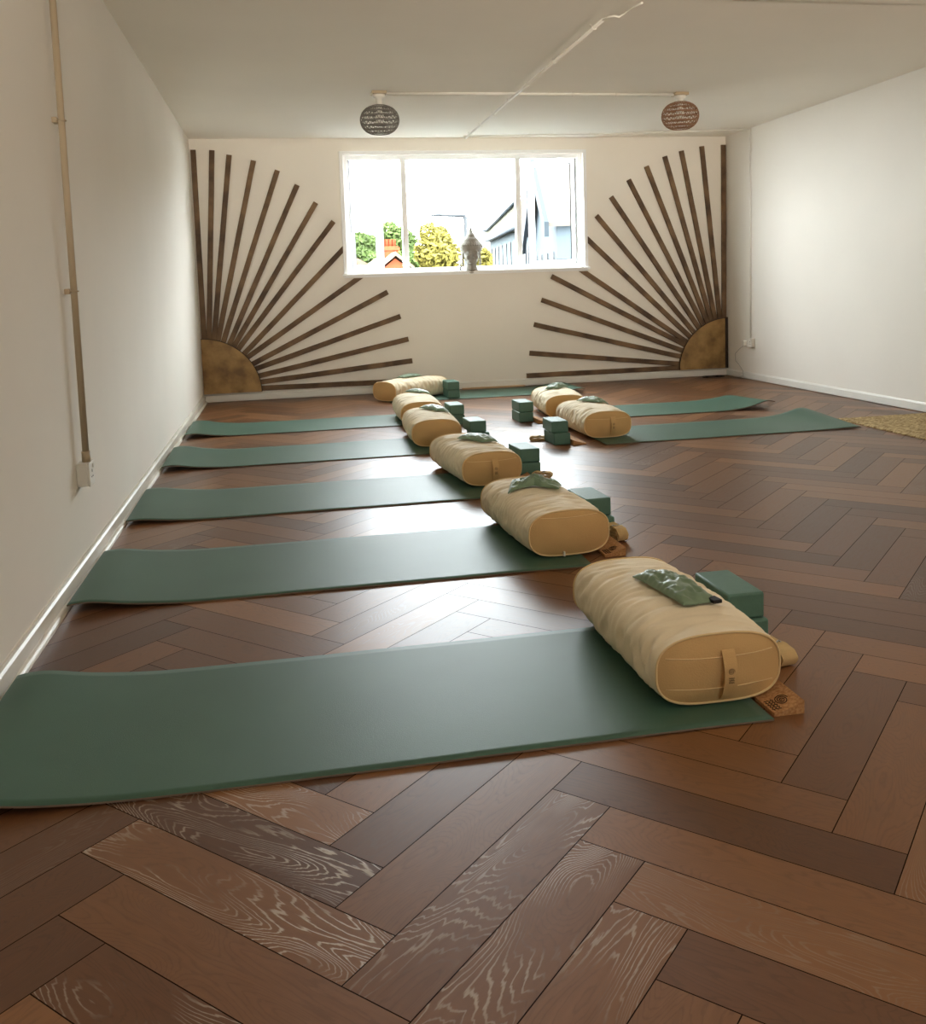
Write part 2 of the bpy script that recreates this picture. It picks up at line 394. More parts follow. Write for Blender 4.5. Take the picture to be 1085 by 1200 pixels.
# ------------------------------------------------------------------ sun ray wall art
LB = [(0.036, 0.633, 0.038, 2.397), (0.082, 0.625, 0.21, 2.392), (0.128, 0.611, 0.365, 2.348), (0.165, 0.604, 0.588, 2.293), (0.215, 0.589, 0.807, 2.199), (0.273, 0.563, 0.987, 2.059), (0.319, 0.548, 1.157, 1.888), (0.363, 0.522, 1.317, 1.706), (0.422, 0.477, 1.385, 1.423), (0.449, 0.433, 1.522, 1.141), (0.493, 0.363, 1.817, 1.004), (0.526, 0.313, 1.934, 0.761), (0.55, 0.24, 2.005, 0.531), (0.555, 0.176, 2.036, 0.313), (0.558, 0.115, 2.0, 0.113)]
RB = [(5.383, 0.618, 5.388, 2.413), (5.333, 0.62, 5.147, 2.4), (5.278, 0.613, 4.92, 2.355), (5.23, 0.602, 4.738, 2.301), (5.184, 0.586, 4.537, 2.202), (5.137, 0.561, 4.342, 2.068), (5.087, 0.53, 4.15, 1.898), (5.03, 0.486, 3.99, 1.71), (4.98, 0.442, 3.905, 1.458), (4.937, 0.39, 3.853, 1.137), (4.918, 0.354, 3.499, 1.107), (4.891, 0.293, 3.388, 0.872), (4.872, 0.227, 3.302, 0.624), (4.854, 0.148, 3.248, 0.334), (4.842, 0.104, 3.21, 0.103)]
def batten_mesh(x0, z0, x1, z1, cut, seed):
    """a slat lying flat on the wall from (x0,z0) to (x1,z1)"""
    rn = random.Random(seed)
    d = Vector((x1-x0, 0, z1-z0)); Ln = d.length; d.normalize(); nv = Vector((-d.z, 0, d.x)); w = 0.0245
    bm = bmesh.new(); N_ = 10; rings = []
    y0, y1 = -0.001, -0.021-rn.uniform(0, .003)
    for i in range(N_+1):
        t = Ln*i/N_; c = Vector((x0, 0, z0))+d*t+nv*rn.uniform(-.0008, .0008)
        ring = []
        for s, y in ((-1, y0), (-1, y1+.003), (-.85, y1), (.85, y1), (1, y1+.003), (1, y0)):
            p = c+nv*(s*w); p.y = y
            ring.append(p)
        rings.append(ring)
    if cut:   # end trimmed along the window surround
        for R_ in rings[-1:]:
            for p in R_: 
                if cut[0] == 'x':
                    k = (cut[1]-p.x)/d.x; p += d*k
                else:
                    k = (cut[1]-p.z)/d.z; p += d*k
    rings = [[bm.verts.new(p) for p in R_] for R_ in rings]
    for A, B in zip(rings, rings[1:]):
        for j in range(6): bm.faces.new((A[j], A[(j+1) % 6], B[(j+1) % 6], B[j]))
    bm.faces.new(rings[0]); bm.faces.new(rings[-1])
    return bm
def fan(side, data, cx, cz, R_, label):
    t = thing('sunburst_wall_art', label, 'wall art', (cx, 0, cz), group='sunburst wall pieces')
    for i, (a, b, c, d) in enumerate(data):
        k_ = 0.03/math.hypot(c-a, d-b); a -= (c-a)*k_*(1 if i else 0.3); b -= (d-b)*k_
        cut = None
        if side < 0 and i == 8: cut = ('x', 1.395)
        if side < 0 and i == 9: cut = ('z', 1.15)
        if side > 0 and i == 8: cut = ('x', 3.895)
        if side > 0 and i == 9: cut = ('z', 1.15)
        o = finish('wooden_ray', batten_mesh(a-cx, b-cz, c-cx, d-cz, None if not cut else (cut[0], cut[1]-(cx if cut[0] == 'x' else cz)), i+(50 if side > 0 else 0)), M['batten'], t)
    # quarter disc with a dark rim
    n = 28; s = -side
    pts = [(0, 0, 0)]+[(s*R_[0]*math.cos(k*PI/2/n), 0, R_[1]*math.sin(k*PI/2/n)) for k in range(n+1)]
    bm = bmesh.new(); poly_prism(bm, [Vector(p)+Vector((0, -0.004, 0)) for p in pts], (0, -0.034, 0)); finish('quarter_disc', bm, M['bronze'], t)
    bm = bmesh.new(); tube(bm, [Vector((p[0]*1.004, -0.036, p[2]*1.004)) for p in pts[1:]], 0.004, 6)
    if side > 0: box(bm, (-0.03, -0.042, 0), (0.0, -0.036, R_[1]+0.01))
    finish('disc_rim', bm, M['rim'], t)
fan(-1, LB, 0.006, 0.085, (0.545, 0.53), 'brown wooden sunburst with bronze quarter disc in the left corner of the window wall')
fan(1, RB, 5.413, 0.080, (0.545, 0.53), 'brown wooden sunburst with bronze quarter disc in the right corner of the window wall')

# ------------------------------------------------------------------ mats
def mat_obj(X0, X1, Y0, Y1, lift, end, label, group, seed, wave=0.0):
    """a mat; end = 'L' or 'R' is the end that curls; lift = (near, far) corner lift"""
    t = bpy.data.objects.new('yoga_mat', None)
    nx, ny = 80, 24; th = 0.0045
    bm = bmesh.new(); Ln = X1-X0; Wd = Y1-Y0
    def zz(u, v):
        d = (u if end == 'L' else 1-u)*Ln
        lf = lift[0]*(1-v)+lift[1]*v
        k = math.exp(-((d-0.05)/0.12)**2)*lf + 0.25*lf*math.exp(-((d-0.22)/0.12)**2)
        e = min(v, 1-v)*Wd
        k += wave*math.exp(-(e/0.03)**2)*(0.5+0.5*math.sin(7*u+seed+3*v))
        k += 0.0016*(0.5+noise.noise(Vector((u*5+seed, v*2, seed)))) 
        return max(k, 0.0)+0.0008
    top, bot = [], []
    for i in range(nx+1):
        u = i/nx; u = u**1.5 if end == 'L' else 1-(1-u)**1.5
        a, b = [], []
        for j in range(ny+1):
            v = j/ny; x = X0+Ln*u; y = Y0+Wd*v + 0.004*noise.noise(Vector((u*3, seed, 0)))
            z = zz(u, v)
            b.append(bm.verts.new((x, y, z))); a.append(bm.verts.new((x, y, z+th)))
        top.append(a); bot.append(b)
    for i in range(nx):
        for j in range(ny):
            f = bm.faces.new((top[i][j], top[i+1][j], top[i+1][j+1], top[i][j+1])); f.smooth = True
            f = bm.faces.new((bot[i][j], bot[i][j+1], bot[i+1][j+1], bot[i+1][j])); f.material_index = 1; f.smooth = True
    for i in range(nx):
        for j in (0, ny):
            f = bm.faces.new((top[i][j], bot[i][j], bot[i+1][j], top[i+1][j])); f.material_index = 1
    for j in range(ny):
        for i in (0, nx):
            f = bm.faces.new((top[i][j], top[i][j+1], bot[i][j+1], bot[i][j])); f.material_index = 1
    bpy.data.objects.remove(t)
    o = finish('yoga_mat', bm, [M['mat_top'], M['mat_under']])
    return tag(o, label, 'yoga mat', group)
GL, GR = 'yoga mats laid out from the left wall', 'yoga mats on the right side of the room'
ordn = ['nearest the camera', 'second from the camera', 'third from the camera', 'fourth from the camera', 'farthest of the left row']
LM = [(0.035, 1.885, -7.425, -6.735, (0.03, 0.035)), (0.035, 1.87, -6.135, -5.455, (0.03, 0.028)), (0.035, 1.88, -4.92, -4.25, (0.02, 0.03)),
      (0.035, 1.88, -3.60, -2.93, (0.03, 0.04)), (0.045, 1.88, -2.315, -1.66, (0.03, 0.04))]
for i, (x0, x1, y0, y1, lf) in enumerate(LM):
    mat_obj(x0, x1, y0, y1, lf, 'L', 'green yoga mat by the left wall, ' + ordn[i], GL, i*3.1+1)
mat_obj(2.78, 4.58, -3.68, -3.01, (0.006, 0.055), 'R', 'green yoga mat on the right side with its end against the jute rug', GR, 21)
mat_obj(2.80, 4.56, -2.575, -1.90, (0.06, 0.03), 'R', 'green yoga mat on the right side, behind the one touching the rug', GR, 22)
tag(mat_obj(1.71, 3.56, -0.85, -0.16, (0.035, 0.03), 'R', 'blue green yoga mat lying along the skirting under the window', None, 23), 'blue green yoga mat lying along the skirting under the window', 'yoga mat')

# ------------------------------------------------------------------ bolsters
def sect(th, a, b, n=2.8):
    c, s = math.cos(th), math.sin(th)
    r = (abs(c)**n+abs(s)**n)**(-1/n)
    return a*r*c, b*r*s
BA, BB, BL = 0.168, 0.092, 0.66
def bolster_profile(t):
    """scale of the section along the length, t in -1..1"""
    return 1.0 - 0.04*abs(t)**3.0
def top_z(x, t):
    k = bolster_profile(t); xx = min(abs(x)/(BA*k), 0.98)
    crown = 1.0+0.10*(1-t*t)
    return BB*k*crown*(1-xx**2.8)**(1/2.8)+BB
def make_bolster(loc, rz, label, seed, handle=None, seams=(), group='cream bolsters', tagend=False):
    t0 = thing('yoga_bolster', label, 'bolster', loc, rz, group)
    nl, na = 110, 96; hl = BL/2
    def shape(t, th, wr=1.0):
        k = bolster_profile(t)
        x, z = sect(th, BA*k, BB*k)
        crown = 1.0+0.10*(1-t*t)
        if z > 0: z *= crown
        # creases running round the body, strongest on the flanks
        y = t*hl
        side = max(0.0, abs(math.cos(th)))**0.6
        q = Vector((y*17+seed*3.3 + 1.6*math.sin(th*1.0)*t, math.cos(th)*1.1+seed, math.sin(th)*1.1))
        q2 = Vector((y*34+seed*1.3, math.cos(th)*1.4-seed, math.sin(th)*1.4+5))
        n1 = 1-abs(noise.noise(q))*2.2; n2 = 1-abs(noise.noise(q2))*2.2
        env = (0.3+0.7*side)*(1-max(0, (abs(t)-0.9)/0.1))
        dsp = wr*env*(0.0090*(n1-0.5)+0.0062*(n2-0.5))
        L_ = math.hypot(x, z) or 1
        x += dsp*x/L_; z += dsp*z/L_
        z += BB
        # settles on the mat
        z = 0.5*(z-0.004+math.sqrt((z-0.004)**2+0.010**2))
        return x, z
    bm = bmesh.new(); rings = []
    # rounded shoulder at both ends
    ts = []
    for i in range(nl+1): ts.append((-1+2*i/nl))
    for t in ts:
        ring = []
        for j in range(na):
            x, z = shape(t, 2*PI*j/na); ring.append(bm.verts.new((x, t*hl, z)))
        rings.append(ring)
    for A, B in zip(rings, rings[1:]):
        for j in range(na): bm.faces.new((A[j], A[(j+1) % na], B[(j+1) % na], B[j])).smooth = True
    finish('bolster_cover', bm, M['cotton'], t0)
    for e in (-1, 1):
        rim = [shape(e, 2*PI*j/na) for j in range(na)]
        cz = sum(z for _, z in rim)/na
        def panel(x, z, rr):
            bul = 0.022*(1-rr**2.4)+0.0025*noise.noise(Vector((x*16, z*16, seed+e)))*(1-rr**6)
            return Vector((x, e*(hl+bul), z))
        bm = bmesh.new(); prev = None
        K = 14
        for i in range(K):
            rr = 1-i/K
            ring = [bm.verts.new(panel(x*rr, cz+(z-cz)*rr, rr)) for x, z in rim]
            if prev:
                for j in range(na): bm.faces.new((prev[j], prev[(j+1) % na], ring[(j+1) % na], ring[j])).smooth = True
            prev = ring
        c = bm.verts.new(panel(0, cz, 0))
        for j in range(na): bm.faces.new((prev[j], prev[(j+1) % na], c)).smooth = True
        ep = finish('end_panel', bm, M['cotton_end_shaded'], t0)
        bm = bmesh.new(); tube(bm, [(x*1.004, e*(hl+0.001), cz+(z-cz)*1.004) for x, z in rim], 0.0032, 6, closed=True)
        finish('piping', bm, M['cotton_seam'], t0)
        if e == -1:
            def on_panel(x, z, off):
                # radius ratio of a point on the panel
                ax = BA*bolster_profile(1); bz = BB*bolster_profile(1)
                rr = (abs(x/ax)**2.5+abs((z-cz)/bz)**2.5)**(1/2.5)
                p = panel(x, z, min(rr, 1)); p.y -= off; return p
            for zf in seams:
                bm = bmesh.new(); zs = cz+zf*BB
                xm = BA*0.9*(1-abs(zf)**2.5)**(1/2.5)*0.97
                tube(bm, [on_panel(-xm+2*xm*i/24, zs+0.006*math.sin(i*PI/24)*(-1 if zf > 0 else -1)*0.6, 0.0005) for i in range(25)], 0.0014, 5)
                finish('seam', bm, M['cotton_seam'], t0)
            if handle is not None:
                hw = 0.017
                bm = bmesh.new(); A = []; n = 22
                for i in range(n+1):
                    f = i/n; z = cz-BB*0.80+BB*1.36*f
                    off = 0.002+0.013*math.sin(PI*f)**0.8
                    row = []
                    for s, o in ((-1, 0), (1, 0), (1, .002), (-1, .002)):
                        p = on_panel(handle+s*hw, z, 0); p.y = on_panel(handle, z, 0).y-off-o; row.append(bm.verts.new(p))
                    A.append(row)
                for a, b in zip(A, A[1:]):
                    for j in range(4): bm.faces.new((a[j], a[(j+1) % 4], b[(j+1) % 4], b[j]))
                bm.faces.new(A[0]); bm.faces.new(A[-1])
                hd = finish('carry_handle', bm, M['handle'], t0)
                # printed spiral with a line of script under it
                f = 0.62; zc = cz-BB*0.80+BB*1.36*f; yc = on_panel(handle, zc, 0).y-(0.002+0.013*math.sin(PI*f)**0.8)-0.0026
                bm = bmesh.new()
                pts = [Vector((handle+0.0085*(1-k/40)*math.cos(k*0.38), yc, zc+0.0085*(1-k/40)*math.sin(k*0.38))) for k in range(36)]
                tube(bm, pts, 0.0005, 5)
                for q in range(3):
                    z_ = zc-0.016-q*0.0055
                    tube(bm, [Vector((handle-0.007+0.014*k/12, yc+0.0001, z_+0.002*math.sin(k*1.9+q))) for k in range(13)], 0.0006, 5)
                finish('printed_logo', bm, M['print_'], hd)
            if tagend:
                boxobj('care_tag', (-0.03, -hl-0.02, 0.004), (-0.025, -hl-0.004, 0.022), M['plastic'], t0)
    return t0
MZ = 0.0078
R_ = math.radians
BOL = [
 ((1.797, -6.985, MZ), 0.0, 'cream bolster nearest the camera with a carry handle on its end', 1.0, 0.015, (0.42, -0.42), False),
 ((1.800, -5.665, MZ), 0.07, 'cream bolster second from the camera with a plain handleless end', 2.0, None, (0.72,), True),
 ((1.785, -4.325, MZ), 0.10, 'cream bolster third from the camera with handle on its squared end', 3.0, 0.01, (0.5,), False),
 ((1.745, -3.03, MZ), -0.03, 'cream bolster fourth from the camera with a smooth plain round end', 4.0, None, (), False),
 ((1.790, -2.06, MZ), -0.02, 'cream bolster fifth in the left row, partly behind the smooth ended one', 5.0, 0.05, (0.4,), False),
 ((1.945, -0.545, MZ), -R_(56), 'cream bolster set aslant near the skirting at the far end', 6.0, None, (), False),
 ((2.873, -3.115, MZ), 0.0, 'cream bolster on the right side, nearer the camera with handled end', 7.0, 0.03, (0.45,), False),
 ((2.920, -2.13, MZ), -0.09, 'cream bolster on the right side, the farther one', 8.0, 0.02, (), False),
]
for i, (lc, rz, lb, sd, hd, sm, tg) in enumerate(BOL):
    make_bolster(lc, rz, lb, sd, hd, sm, 'cream bolsters', tg)

# ------------------------------------------------------------------ eye pillows on the bolsters
def eye_pillow(bi, cx, cy, ang, L_, W_, crumple, label, seed, black_tag=False, bow=False):
    """cx,cy in the bolster's own frame"""
    (bx, by, bz), rz = BOL[bi][0], BOL[bi][1]
    root = thing('eye_pillow', label, 'eye pillow', (bx, by, bz), rz, 'sage satin eye pillows')
    nu, nv = 56, 28; bm = bmesh.new(); top, bot = [], []
    ca, sa = math.cos(ang), math.sin(ang)
    def place(u, v):
        lx, ly = u*L_, v*W_
        if bow: ly *= 0.45+1.1*abs(u)**0.9*1.3
        x, y = cx+lx*ca-ly*sa, cy+lx*sa+ly*ca
        return x, y
    for i in range(nu+1):
        a, b = [], []
        for j in range(nv+1):
            u, v = i/nu-0.5, j/nv-0.5
            x, y = place(u, v); base = top_z(x, max(-1, min(1, y/(BL/2))))+0.0035
            e = (1-abs(2*u)**3.0)*(1-abs(2*v)**3.0); e = max(e, 0)**0.55
            th = 0.020*e
            if bow: th *= 0.6+1.0*math.exp(-(u/0.16)**2)
            q = Vector((u*7+seed, v*5+seed, seed)); w1 = 1-2.0*abs(noise.noise(q)); 
            q2 = Vector((u*16+seed, v*9, seed+4)); w2 = 1-2.0*abs(noise.noise(q2))
            th += crumple*e*(0.010*w1+0.005*w2)
            # gathered edge
            ed = math.exp(-((0.5-abs(v))/0.10)**2)
            th += 0.004*ed*math.sin(u*75+seed)*e
            lift = crumple*0.010*(0.5+noise.noise(Vector((u*3+seed*2, v*3, 1))))
            lift = max(lift, 0)
            a.append(bm.verts.new((x, y, base+lift+max(th, 0.0015)))); b.append(bm.verts.new((x, y, base+lift*0.4)))
        top.append(a); bot.append(b)
    for i in range(nu):
        for j in range(nv):
            bm.faces.new((top[i][j], top[i+1][j], top[i+1][j+1], top[i][j+1])).smooth = True
            bm.faces.new((bot[i][j], bot[i][j+1], bot[i+1][j+1], bot[i+1][j])).smooth = True
        for j in (0, nv): bm.faces.new((top[i][j], bot[i][j], bot[i+1][j], top[i+1][j]))
    for j in range(nv):
        for i in (0, nu): bm.faces.new((top[i][j], top[i][j+1], bot[i][j+1], bot[i][j]))
    finish('pillow_body', bm, M['satin'], root)
    if black_tag:
        u, v = -0.47, -0.40
        x, y = place(u, v); z = top_z(x, y/(BL/2))
        Tm = Matrix.Translation((x, y, z+0.012)) @ Matrix.Rotation(ang, 4, 'Z')
        bm = bmesh.new(); box(bm, (-0.024, -0.012, -0.006), (0.012, 0.014, 0.004), bev=0.002, T=Tm); finish('maker_tag', bm, M['black_tag'], root)
pc = lambda bi, X, Y: (lambda d, c, s: (d[0]*c+d[1]*s, -d[0]*s+d[1]*c))((X-BOL[bi][0][0], Y-BOL[bi][0][1]), math.cos(BOL[bi][1]), math.sin(BOL[bi][1]))
EP = [ # bolster, world x, y, angle (world), length, width, crumple, label, tag, bow
 (0, 1.808, -7.02, R_(98), 0.27, 0.105, 0.75, 'sage green eye pillow with black tag, on the nearest bolster', True, False),
 (1, 1.797, -5.60, R_(-20), 0.21, 0.15, 1.0, 'sage green eye pillow bunched like a bow on the second nearest bolster', False, True),
 (2, 1.812, -4.33, R_(-62), 0.22, 0.12, 0.5, 'sage green eye pillow lying on the third nearest bolster', False, False),
 (3, 1.79, -2.95, R_(-68), 0.24, 0.11, 0.5, 'sage green eye pillow on the bolster with a smooth plain end', False, False),
 (4, 1.84, -1.77, R_(-70), 0.24, 0.11, 0.5, 'blue green eye pillow on the fifth bolster of the left row', False, False),
 (5, 1.94, -0.50, R_(28), 0.22, 0.11, 0.35, 'thin green eye pillow on the slanted bolster by the skirting', False, False),
 (6, 2.92, -3.00, R_(-60), 0.20, 0.12, 0.6, 'pale green eye pillow on the nearer right side bolster', False, False),
 (7, 2.93, -2.05, R_(50), 0.22, 0.11, 0.9, 'pale green eye pillow rumpled on the farther right side bolster', False, False),
]
for i, (bi, X, Y, ang, L_, W_, cr, lb, tg, bow) in enumerate(EP):
    x, y = pc(bi, X, Y)
    eye_pillow(bi, x, y, ang-BOL[bi][1], L_, W_, cr, lb, 3.7*i+1.3, tg, bow)

# ------------------------------------------------------------------ foam blocks, in pairs
bmb = bmesh.new(); box(bmb, (-0.056, -0.1125, 0), (0.056, 0.1125, 0.075), bev=0.007, seg=3)
me_block = None
def block(x, y, z, rz, label, grp='green foam yoga blocks'):
    global me_block
    if me_block is None:
        o = finish('yoga_block', bmb, M['foam']); me_block = o.data
        for p in me_block.polygons: p.use_smooth = len(p.vertices) == 4 and p.area < 0.002
    else:
        o = bpy.data.objects.new('yoga_block', me_block); COL.objects.link(o)
    o.location = (x, y, z); o.rotation_euler = (0, 0, rz); tag(o, label, 'yoga block', grp)
BK = [ # near-left corner x, near y, rz upper, lower offset
 (1.99, -6.975, 0.0, (0.006, -0.012), 0.02, 'beside the nearest bolster'),
 (1.976, -5.71, 0.05, (0.012, -0.020), 0.0, 'beside the second nearest bolster'),
 (2.012, -4.46, 0.06, (0.004, -0.010), 0.02, 'beside the third nearest bolster'),
 (1.962, -3.31, 0.04, (0.020, -0.02), 0.0, 'beside the smooth ended fourth bolster'),
 (1.985, -2.42, 0.02, (0.002, -0.0), 0.03, 'beside the fifth bolster of the left row'),
 (2.250, -0.78, 0.05, (0.002, -0.0), 0.04, 'at the end of the slanted far bolster'),
 (2.462, -3.535, 0.0, (0.002, -0.03), 0.03, 'beside the nearer right side bolster'),
 (2.507, -2.485, 0.03, (-0.004, -0.01), 0.02, 'beside the farther right side bolster'),
]
for (x, y, rz, (ox, oy), r2, wh) in BK:
    zb = MZ if y > -1 else 0.0
    block(x+0.056+ox, y+0.1125+oy, zb+0.0006, r2, 'lower green foam block of the pair '+wh)
    block(x+0.056, y+0.1125, zb+0.0766, rz, 'upper green foam block of the pair '+wh)

# ------------------------------------------------------------------ cork wedges and straps
def wedge(x0, x1, y0, L_, flip, label, logo=False, rz=0):
    """thick side at x1 (x0 when flip)"""
    w = x1-x0
    t = thing('cork_wedge', label, 'wedge', (x0, y0, 0.0006), rz, 'cork foot wedges')
    prof = [(0, 0), (w, 0), (w, 0.032)]+[(w*(1-k/8), 0.009+0.023*(1-k/8)**1.6) for k in range(1, 9)]
    if flip: prof = [(w-a, b) for a, b in prof]
    bm = bmesh.new(); poly_prism(bm, [(a, 0, b) for a, b in prof], (0, L_, 0))
    finish('wedge_body', bm, M['cork'], t)
    if logo:
        def top(u, v): # on the sloping face
            k = max(0, min(1, u/w)); return Vector((u, v, 0.009+0.023*k**1.6+0.0006))
        bm = bmesh.new(); 
        tube(bm, [top(w*0.55+0.016*(1-k/60)*math.cos(k*0.33), 0.045+0.022*(1-k/60)*math.sin(k*0.33)) for k in range(57)], 0.0012, 5)
        for q in range(3):
            tube(bm, [top(w*(0.10+0.10*q)+0.003*math.sin(k*2.1+q), 0.012+0.05*k/14) for k in range(15)], 0.0011, 5)
        finish('printed_logo', bm, M['print_'], t)
wedge(1.896, 1.974, -7.405, 0.40, False, 'cork wedge with a printed spiral beside the nearest bolster', True)
wedge(1.952, 2.033, -6.035, 0.28, False, 'cork wedge beside the second nearest bolster', True)
wedge(1.970, 2.045, -4.70, 0.20, False, 'cork wedge mostly hidden behind the third nearest bolster')
wedge(2.585, 2.672, -3.60, 0.40, True, 'cork wedge left of the nearer right side bolster')
wedge(2.62, 2.70, -2.60, 0.30, True, 'cork wedge left of the farther right side bolster')

def strap(cx, cy, L_, R0, h, rz, label, seed):
    """a strap folded flat into a bundle lying on its side: loops of webbing"""
    t = thing('yoga_strap', label, 'strap', (cx, cy, 0.0006), rz, 'cotton yoga straps')
    bm = bmesh.new(); rn = random.Random(seed)
    loops = 4
    for k in range(loops):
        r = R0*(1-k/(loops+0.6)); hl_ = L_/2-R0+r*0.2
        path = []
        for i in range(13): a = -PI/2+PI*i/12; path.append((r*math.cos(a)*0.9, hl_+r*math.sin(a)*0.0+r*math.cos(a)*0.9, r*math.sin(a)))
        n = 10
        pts = []
        for i in range(n+1): pts.append((0.0, -hl_+2*hl_*i/n, -r))
        for i in range(1, 12): a = -PI/2+PI*i/12; pts.append((0, hl_+r*math.cos(a), r*math.sin(a)))
        for i in range(n+1): pts.append((0, hl_-2*hl_*i/n, r))
        for i in range(1, 12): a = PI/2+PI*i/12; pts.append((0, -hl_+r*math.cos(a), r*math.sin(a)))
        m_ = len(pts); rows = []
        zc = R0+0.002
        for i, p in enumerate(pts):
            wob = 0.0012*math.sin(i*1.3+seed+k)
            c = Vector(p)+Vector((0, 0, zc+wob))
            q0, q1 = Vector(pts[i-1]), Vector(pts[(i+1) % m_]); tn = (q1-q0).normalized(); nr = Vector((0, tn.z, -tn.y))
            dx = 0.002*math.sin(i*0.7+k*2)
            rows.append([bm.verts.new(c+Vector((dx-h/2, 0, 0))-nr*0.0014), bm.verts.new(c+Vector((dx+h/2, 0, 0))-nr*0.0014),
                         bm.verts.new(c+Vector((dx+h/2, 0, 0))+nr*0.0014), bm.verts.new(c+Vector((dx-h/2, 0, 0))+nr*0.0014)])
        for i in range(m_):
            A, B = rows[i], rows[(i+1) % m_]
            for j in range(4): bm.faces.new((A[j], A[(j+1) % 4], B[(j+1) % 4], B[j]))
    finish('webbing', bm, M['strap'], t)
    bm = bmesh.new(); tube(bm, [(0.026*math.cos(a)*0.7, -L_*0.1+0.006*math.sin(3*a), R0*2+0.004+0.012*math.sin(a)*0.2) for a in [2*PI*i/16 for i in range(16)]], 0.0018, 6, closed=True)
    finish('ring', bm, M['chrome'], t)
strap(2.068, -7.075, 0.15, 0.022, 0.048, R_(8), 'folded cream cotton strap between the nearest bolster and foam blocks', 1)
strap(2.078, -5.79, 0.13, 0.026, 0.044, R_(8), 'folded brown cream strap between the second bolster and its foam blocks', 2)
strap(2.12, -4.53, 0.10, 0.016, 0.040, R_(60), 'small folded strap in front of the third pair of foam blocks', 3)
strap(2.425, -3.33, 0.11, 0.013, 0.036, R_(75), 'small folded strap left of the nearer right side foam blocks', 4)

# ------------------------------------------------------------------ jute rug
def rug():
    bm = bmesh.new(); x0, x1, y0, y1 = 4.655, 5.385, -5.6, -3.28
    nx, ny = 60, 150; top, bot = [], []
    for i in range(nx+1):
        a, b = [], []
        for j in range(ny+1):
            u, v = i/nx, j/ny; x = x0+(x1-x0)*u; y = y0+(y1-y0)*v
            br = 0.004*abs(math.sin(x*70+1.2*math.sin(y*14)))*abs(math.sin(y*95+1.5*math.sin(x*30)))
            sc = 0.006*math.sin(y*80) if i == 0 else 0; sy = 0.005*math.sin(x*80) if j == ny else 0
            edge = 0.0 if (i in (0, nx) or j in (0, ny)) else 1.0
            z = 0.006+0.004*edge+br*edge
            a.append(bm.verts.new((x+sc, y+sy, z))); b.append(bm.verts.new((x+sc, y+sy, 0.0006)))
        top.append(a); bot.append(b)
    for i in range(nx):
        for j in range(ny):
            bm.faces.new((top[i][j], top[i+1][j], top[i+1][j+1], top[i][j+1])).smooth = True
            bm.faces.new((bot[i][j], bot[i][j+1], bot[i+1][j+1], bot[i+1][j]))
        for j in (0, ny): bm.faces.new((top[i][j], bot[i][j], bot[i+1][j], top[i+1][j]))
    for j in range(ny):
        for i in (0, nx): bm.faces.new((top[i][j], top[i][j+1], bot[i][j+1], bot[i][j]))
    r = thing('jute_rug', 'braided natural jute rug by the right wall', 'rug', (0, 0, 0))
    o = finish('braided_mat', bm, M['jute'], r)
    bm = bmesh.new()
    for k in range(7):
        x = 4.66+0.012*k
        tube(bm, [(x, -3.285, 0.006), (x-0.01+0.004*k, -3.262, 0.005), (x-0.02+0.006*k, -3.238-0.004*(k % 3), 0.003)], 0.0022, 5)
    finish('frayed_corner', bm, M['jute'], r)
rug()

# ------------------------------------------------------------------ pendant lamps
def pendant(x, m, label, grp='woven ceiling lamps', zc=2.30):
    t = thing('pendant_lamp', label, 'ceiling lamp', (x, -2.2, RH), 0, grp)
    z = zc-RH
    bm = bmesh.new(); box(bm, (-0.055, -0.05, -0.022), (0.055, 0.05, 0.0), bev=0.004); finish('conduit_box', bm, M['conduit'], t)
    bm = bmesh.new(); lathe(bm, [(0.045, -0.022), (0.047, -0.03), (0.04, -0.045), (0.022, -0.05), (0.02, z+0.10), (0.024, z+0.08)][::1], 20); finish('ceiling_rose', bm, M['plastic'], t)
    bm = bmesh.new(); lathe(bm, [(0.012, z+0.085), (0.03, z+0.04), (0.034, z+0.01), (0.026, z-0.02), (0.008, z-0.032)], 16)
    finish('bulb', bm, M['plastic'], t)
    # woven shade: hoops and slanting strands
    a, b = 0.145, 0.108
    def P(th, lat): 
        return Vector((a*math.cos(lat)**0.8*math.cos(th), a*math.cos(lat)**0.8*math.sin(th), z+b*math.sin(lat)))
    bm = bmesh.new(); lats = [R_(v) for v in (72, 50, 30, 11, -8, -27, -46, -64)]
    n = 24
    for li, lat in enumerate(lats):
        for d in (-0.03, 0.03) if 0 < li < 7 else (0,):
            tube(bm, [P(2*PI*k/36, lat+d) for k in range(36)], 0.0032, 5, closed=True)
    for l0, l1 in zip(lats, lats[1:]):
        for k in range(n):
            th = 2*PI*k/n
            tube(bm, [P(th, l0), P(th+PI/n*0.5, (l0+l1)/2), P(th+PI/n, l1)], 0.0024, 4, caps=False)
            tube(bm, [P(th+2*PI/n, l0), P(th+PI/n*1.5, (l0+l1)/2), P(th+PI/n, l1)], 0.0024, 4, caps=False)
    finish('woven_shade', bm, m, t)
pendant(1.572, M['grey_weave'], 'grey woven globe lamp on the ceiling, left of the pair', zc=2.292)
pendant(3.953, M['brown_weave'], 'brown woven globe lamp on the ceiling, right of the pair', zc=2.322)

